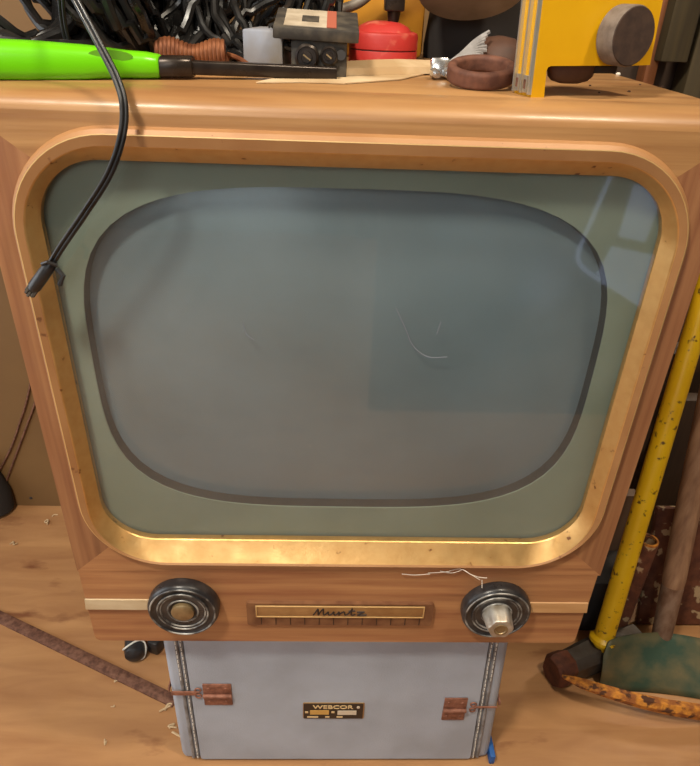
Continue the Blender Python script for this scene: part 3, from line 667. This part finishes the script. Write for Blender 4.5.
# dark bundle at the left edge
p = onZ(-14, 520, 0); b = MB(); b.rings([[(p.x+r*math.cos(t), p.y+.03+r*.8*math.sin(t), h) for t in [2*math.pi*k/24 for k in range(24)]] for r, h in ((.035, 0), (.05, .01), (.052, .06), (.038, .11), (.02, .16), (.01, .17))]); tag(b.build('dark_bundle', room_dk), 'dark rounded bundle on the floor against the tan wall at left', 'bundle')
for nm, P in (('thicker brown cord hanging on the tan wall, nearer the floor', [(37, 395), (27, 425), (14, 460), (5, 485)]), ('thin brown cord hanging on the tan wall further left', [(28, 395), (20, 422), (10, 450), (-6, 480)])):
    b = MB(); b.tube(spline([onY(30 if False else P[0][0]+14, P[0][1]-70, YW-.003)] + [onY(x, y, YW-.003) for x, y in P], 6), .0022, 6); tag(b.build('hanging_cord', rust_br), nm, 'cord')
p = onY(31, 498, YW); b = MB(); b.lathe([(0, -.001), (.004, -.001), (.003, .0015), (0, .002)], (p.x, YW, p.z), (0, -1, 0), 12); tag(b.build('nail_hole', gask), 'dark disc for a nail hole near the foot of the tan wall', 'nail')  # dark disc standing in for a small hole in the wall
b = MB()
for px, py, s_ in ((48, 524, 1), (55, 516, .6), (14, 545, .9), (166, 708, 1), (173, 727, .8), (176, 737, .9), (117, 682, .5), (113, 706, .4), (106, 742, .6)):
    p = onZ(px, py, 0); bb = MB(); P = []
    for k in range(4): P.append(p+V((random.uniform(-.009, .009)*s_, random.uniform(-.009, .009)*s_, .0012+.004*random.random()*s_)))
    bb.tube(spline(P, 4), .0012*s_+.0005, 6); tag(bb.build('wood_shaving', cream), 'pale curled wood shaving lying on the plywood floor', 'shaving', 'wood shavings on the floor')
b.bm.free()
p = onZ(489, 764, 0); tag(MB().box(p+V((.004, .03, .010)), (.008, .06, .02), .001).build('blue_scrap', bluep), 'small blue plastic piece on the floor beside the grey case', 'plastic piece')
# ------------------------------------------------------------------ tools right of the television
sl = thing('sledgehammer', onZ(575, 668, 0), 'sledgehammer with long yellow handle standing right of the television', 'hammer')
Hb = onY(603, 640, .20); Ht = onY(700, 312, .36); hd_ = (Ht-Hb).normalized()
tt = (YW-.02-Hb.y)/hd_.y; He = Hb+hd_*min(tt, 1.1)
MB().tube([Hb-hd_*.02, Hb+hd_*.05, Hb+(He-Hb)*.5, He], [.0172, .0172, .0165, .0165], 20).build('handle', yel_h, sl)
MB().lathe([(.0, -.002), (.0235, -.002), (.0235, .004), (.017, .010), (0, .010)], Hb, hd_, 24).build('collar', yel_h, sl)
hx = V((-.93, -.37, 0)).normalized(); hy = V((0, 0, 1)).cross(hx); HC = V((Hb.x, Hb.y, 0)) ; hz = Hb.z-.003
s8 = []
def oct(w, h, z0): return [(w*.5*x, z0+h*(z*.5+.5)) for x, z in ((1, .5), (.5, 1), (-.5, 1), (-1, .5), (-1, -.5), (-.5, -1), (.5, -1), (1, -.5))]
b = MB(); H_ = max(hz, .03)
b.rings([[HC+hx*t+hy*u+V((0, 0, w)) for u, w in oct(wd, hh_, z_)] for t, wd, hh_, z_ in ((-.085, .046, H_*.9, 0), (-.03, .05, H_*.95, 0), (0, .052, H_, 0), (.03, .05, H_*.95, 0), (.068, .046, H_*.88, 0))]); b.build('head', head_m, sl)
b = MB(); b.rings([[HC+hx*t+hy*u+V((0, 0, w)) for u, w in oct(wd, hh_, z_)] for t, wd, hh_, z_ in ((.067, .047, H_*.89, 0), (.076, .050, H_*.93, 0), (.098, .050, H_*.93, 0), (.104, .042, H_*.8, H_*.06))]); lab(b.build('striking_face', head_r, sl), 'rust brown striking face')
# shovel
sh = thing('shovel', onZ(640, 695, 0), 'shovel with faded green blade and weathered wooden handle right of the yellow handle', 'shovel')
yb0, yt0 = .158, .182
bl_ = onZ(598, 690, 0); tl_ = onY(604, 641, yt0); tr_ = onY(712, 641, yt0+.03); br_ = onZ(730, 705, 0)
b = MB(); rows = []
for k in range(9):
    u = k/8; row = []
    for j in range(13):
        v = j/12; p0 = bl_.lerp(br_, v); p1 = tl_.lerp(tr_, v); p = p0.lerp(p1, u)
        p = p+V((0, .018*math.sin(math.pi*v)*(.4+.6*u)-.02*math.sin(math.pi*u)*.3, 0))
        if j == 0 and k >= 7: p = p+V((.004*(k-6), 0, -.0015*(k-6)))
        p.z = max(p.z, .0005); row.append(p)
    rows.append(row)
b.rings(rows, False, False)
ob = b.build('blade', green, sh, ang=60); md = ob.modifiers.new('thickness', 'SOLIDIFY'); md.thickness = .0025; md.offset = 0
s0 = onY(658, 652, .212); s1 = onY(672, 588, .245); s2 = onY(692, 505, .29); s3 = onY(704, 430, .33)
dsh = (s3-s1).normalized(); e_ = s1+dsh*((YW-.02-s1.y)/dsh.y if dsh.y > .05 else .9)
if (e_-s1).length > 1.0: e_ = s1+dsh*1.0
MB().tube([s0-(s1-s0)*.2, s0, s1, s1+(s1-s0)*.05], [.016, .0165, .0185, .0185], 20).build('socket', socket_m, sh)
MB().tube([s1-(s1-s0)*.1, s1, s1+dsh*.02, s1+dsh*.10, e_], [.013, .0175, .0195, .0195, .018], 20).build('handle', handle_w, sh)
# orange rusted pick blade
pk = [(563, 677, .050, .004), (580, 684, .049, .012), (605, 692, .047, .017), (638, 701.5, .043, .021), (672, 709, .038, .024), (706, 714, .03, .026), (760, 716, .016, .028)]
b = MB(); rg = []
for i, (px, py, zc, hh_) in enumerate(pk):
    c_ = onZ(px, py, zc); n_ = V((.25, -.97, 0))
    rg.append([c_+n_*u+V((0, 0, w)) for u, w in ((-.010*min(1, hh_/.012), hh_*.45), (.004*min(1, hh_/.012), hh_*.55), (.009*min(1, hh_/.012), hh_*.1), (.004*min(1, hh_/.012), -hh_*.55), (-.008*min(1, hh_/.012), -hh_*.5))])
b.rings(rg); tag(b.build('pick_blade', rust_or), 'rough orange rusted pointed blade in front of the green shovel blade', 'blade')
# rusty flaking sheet behind, boards on the wall
a, c = onZ(640, 655, 0), onZ(730, 660, 0); yb1 = .225
p0 = onY(631, 640, yb1); pt0 = onY(648, 545, yb1+.02); pt1 = onY(664, 545, yb1+.02)
rb = thing('rusty_post', (pt0.x, yb1, 0), 'rusty post with orange rim standing between the yellow and wooden handles', 'post')
b = MB(); cxp = (pt0.x+pt1.x)/2; b.lathe([(0, 0), (.0165, 0), (.0165, pt0.z-.004), (.0155, pt0.z), (.0125, pt0.z), (.012, pt0.z-.02), (0, pt0.z-.02)], (cxp-.008, yb1+.03, 0), (0, 0, 1), 24); b.build('tube', rust_cream, rb)
b = MB(); b.lathe([(.0120, pt0.z-.001), (.0160, pt0.z-.001), (.0157, pt0.z+.0025), (.0125, pt0.z+.0025)], (cxp-.008, yb1+.03, 0), (0, 0, 1), 24, None, False); b.build('rim', rust_or, rb)
b = MB(); b.box((.745, .318, .124), (.32, .012, .25), .002, RX(-14)); tag(b.build('rusty_sheet', rust_cream), 'rusty sheet with flaking cream paint behind the wooden shovel handle', 'sheet metal')
def plank(px0, px1, ptop, pbot, y, th, m_, label, zt=None, zb=None, w=None):
    a = onY(px0, pbot, y); c = onY(px1, pbot, y); z1 = zt if zt is not None else onY(px0, ptop, y).z; z0 = zb if zb is not None else a.z
    return tag(MB().box(((a.x+c.x)/2, y+th/2, (z0+z1)/2), (c.x-a.x, th, z1-z0), .002).build('wall_plank', m_), label, 'plank')
plank(648, 660, 0, 60, .565, .03, plank_or, 'narrow orange brown plank on the wall right of the yellow tool body', 1.9, 0)
plank(661, 688, 0, 60, .54, .05, plank_ol, 'wide olive brown plank standing at the upper right behind the cabinet', 1.9, onY(670, 62, .54).z)
plank(684, 760, 0, 90, .55, .045, plank_ol, 'olive brown plank at the right edge beside the wider plank', 1.9, 0)
pz = onY(674, 356, .5).z
tag(MB().box((.62, .535, pz-.02), (.42, .05, .04), .002).build('wall_rail', wall_dk), 'horizontal rail across the planks behind the yellow handle', 'rail')
tag(MB().box((.475, .312, .065), (.17, .085, .13), .004).build('gap_filler', room_dk), 'added black block filling the dark gap behind the yellow hammer handle', 'box')  # added block, blackens the gap where lit floor would show
bz = onY(628, 494, .36).z
tag(MB().box((.445, .365, bz/2), (.21, .022, bz), .002).build('wall_plank', plank_gr), 'dark grey brown board standing just right of the television behind the hammer head', 'plank')
plank(630, 705, 430, 520, .47, .03, wall_dk, 'dark brown board low on the wall behind the yellow and wooden handles', .40, 0)
# ------------------------------------------------------------------ lights
def area(loc, aim, size, power, col, sy=None):
    l = bpy.data.lights.new('lamp', 'AREA'); l.energy = power; l.size = size; l.color = col
    if sy: l.shape = 'RECTANGLE'; l.size_y = sy
    o = bpy.data.objects.new('lamp', l); C.objects.link(o); o.location = loc
    o.rotation_euler = (V(aim)-V(loc)).to_track_quat('-Z', 'Y').to_euler(); return o
area((-.60, -.75, 2.2), (0, .1, .6), .20, 29, (1, .91, .76))
area((.62, -.40, 2.3), (.1, 0, .4), .20, 18, (1, .87, .68))
area((.92, .56, .72), (.35, .1, 0), .10, 1.6, (1, .87, .68))
area((-.3, -2.3, 2.2), (0, 0, .5), 1.0, 15, (1, .95, .88))  # added fill from behind the camera, brightens the upright fronts
w = bpy.data.worlds.new('world'); SC.world = w; w.use_nodes = True
w.node_tree.nodes['Background'].inputs['Color'].default_value = (1, .86, .7, 1); w.node_tree.nodes['Background'].inputs['Strength'].default_value = .06
SC.view_settings.view_transform = 'Standard'; SC.view_settings.look = 'None'; SC.view_settings.exposure = .0; SC.view_settings.gamma = 1; SC.view_settings.use_curve_mapping = False
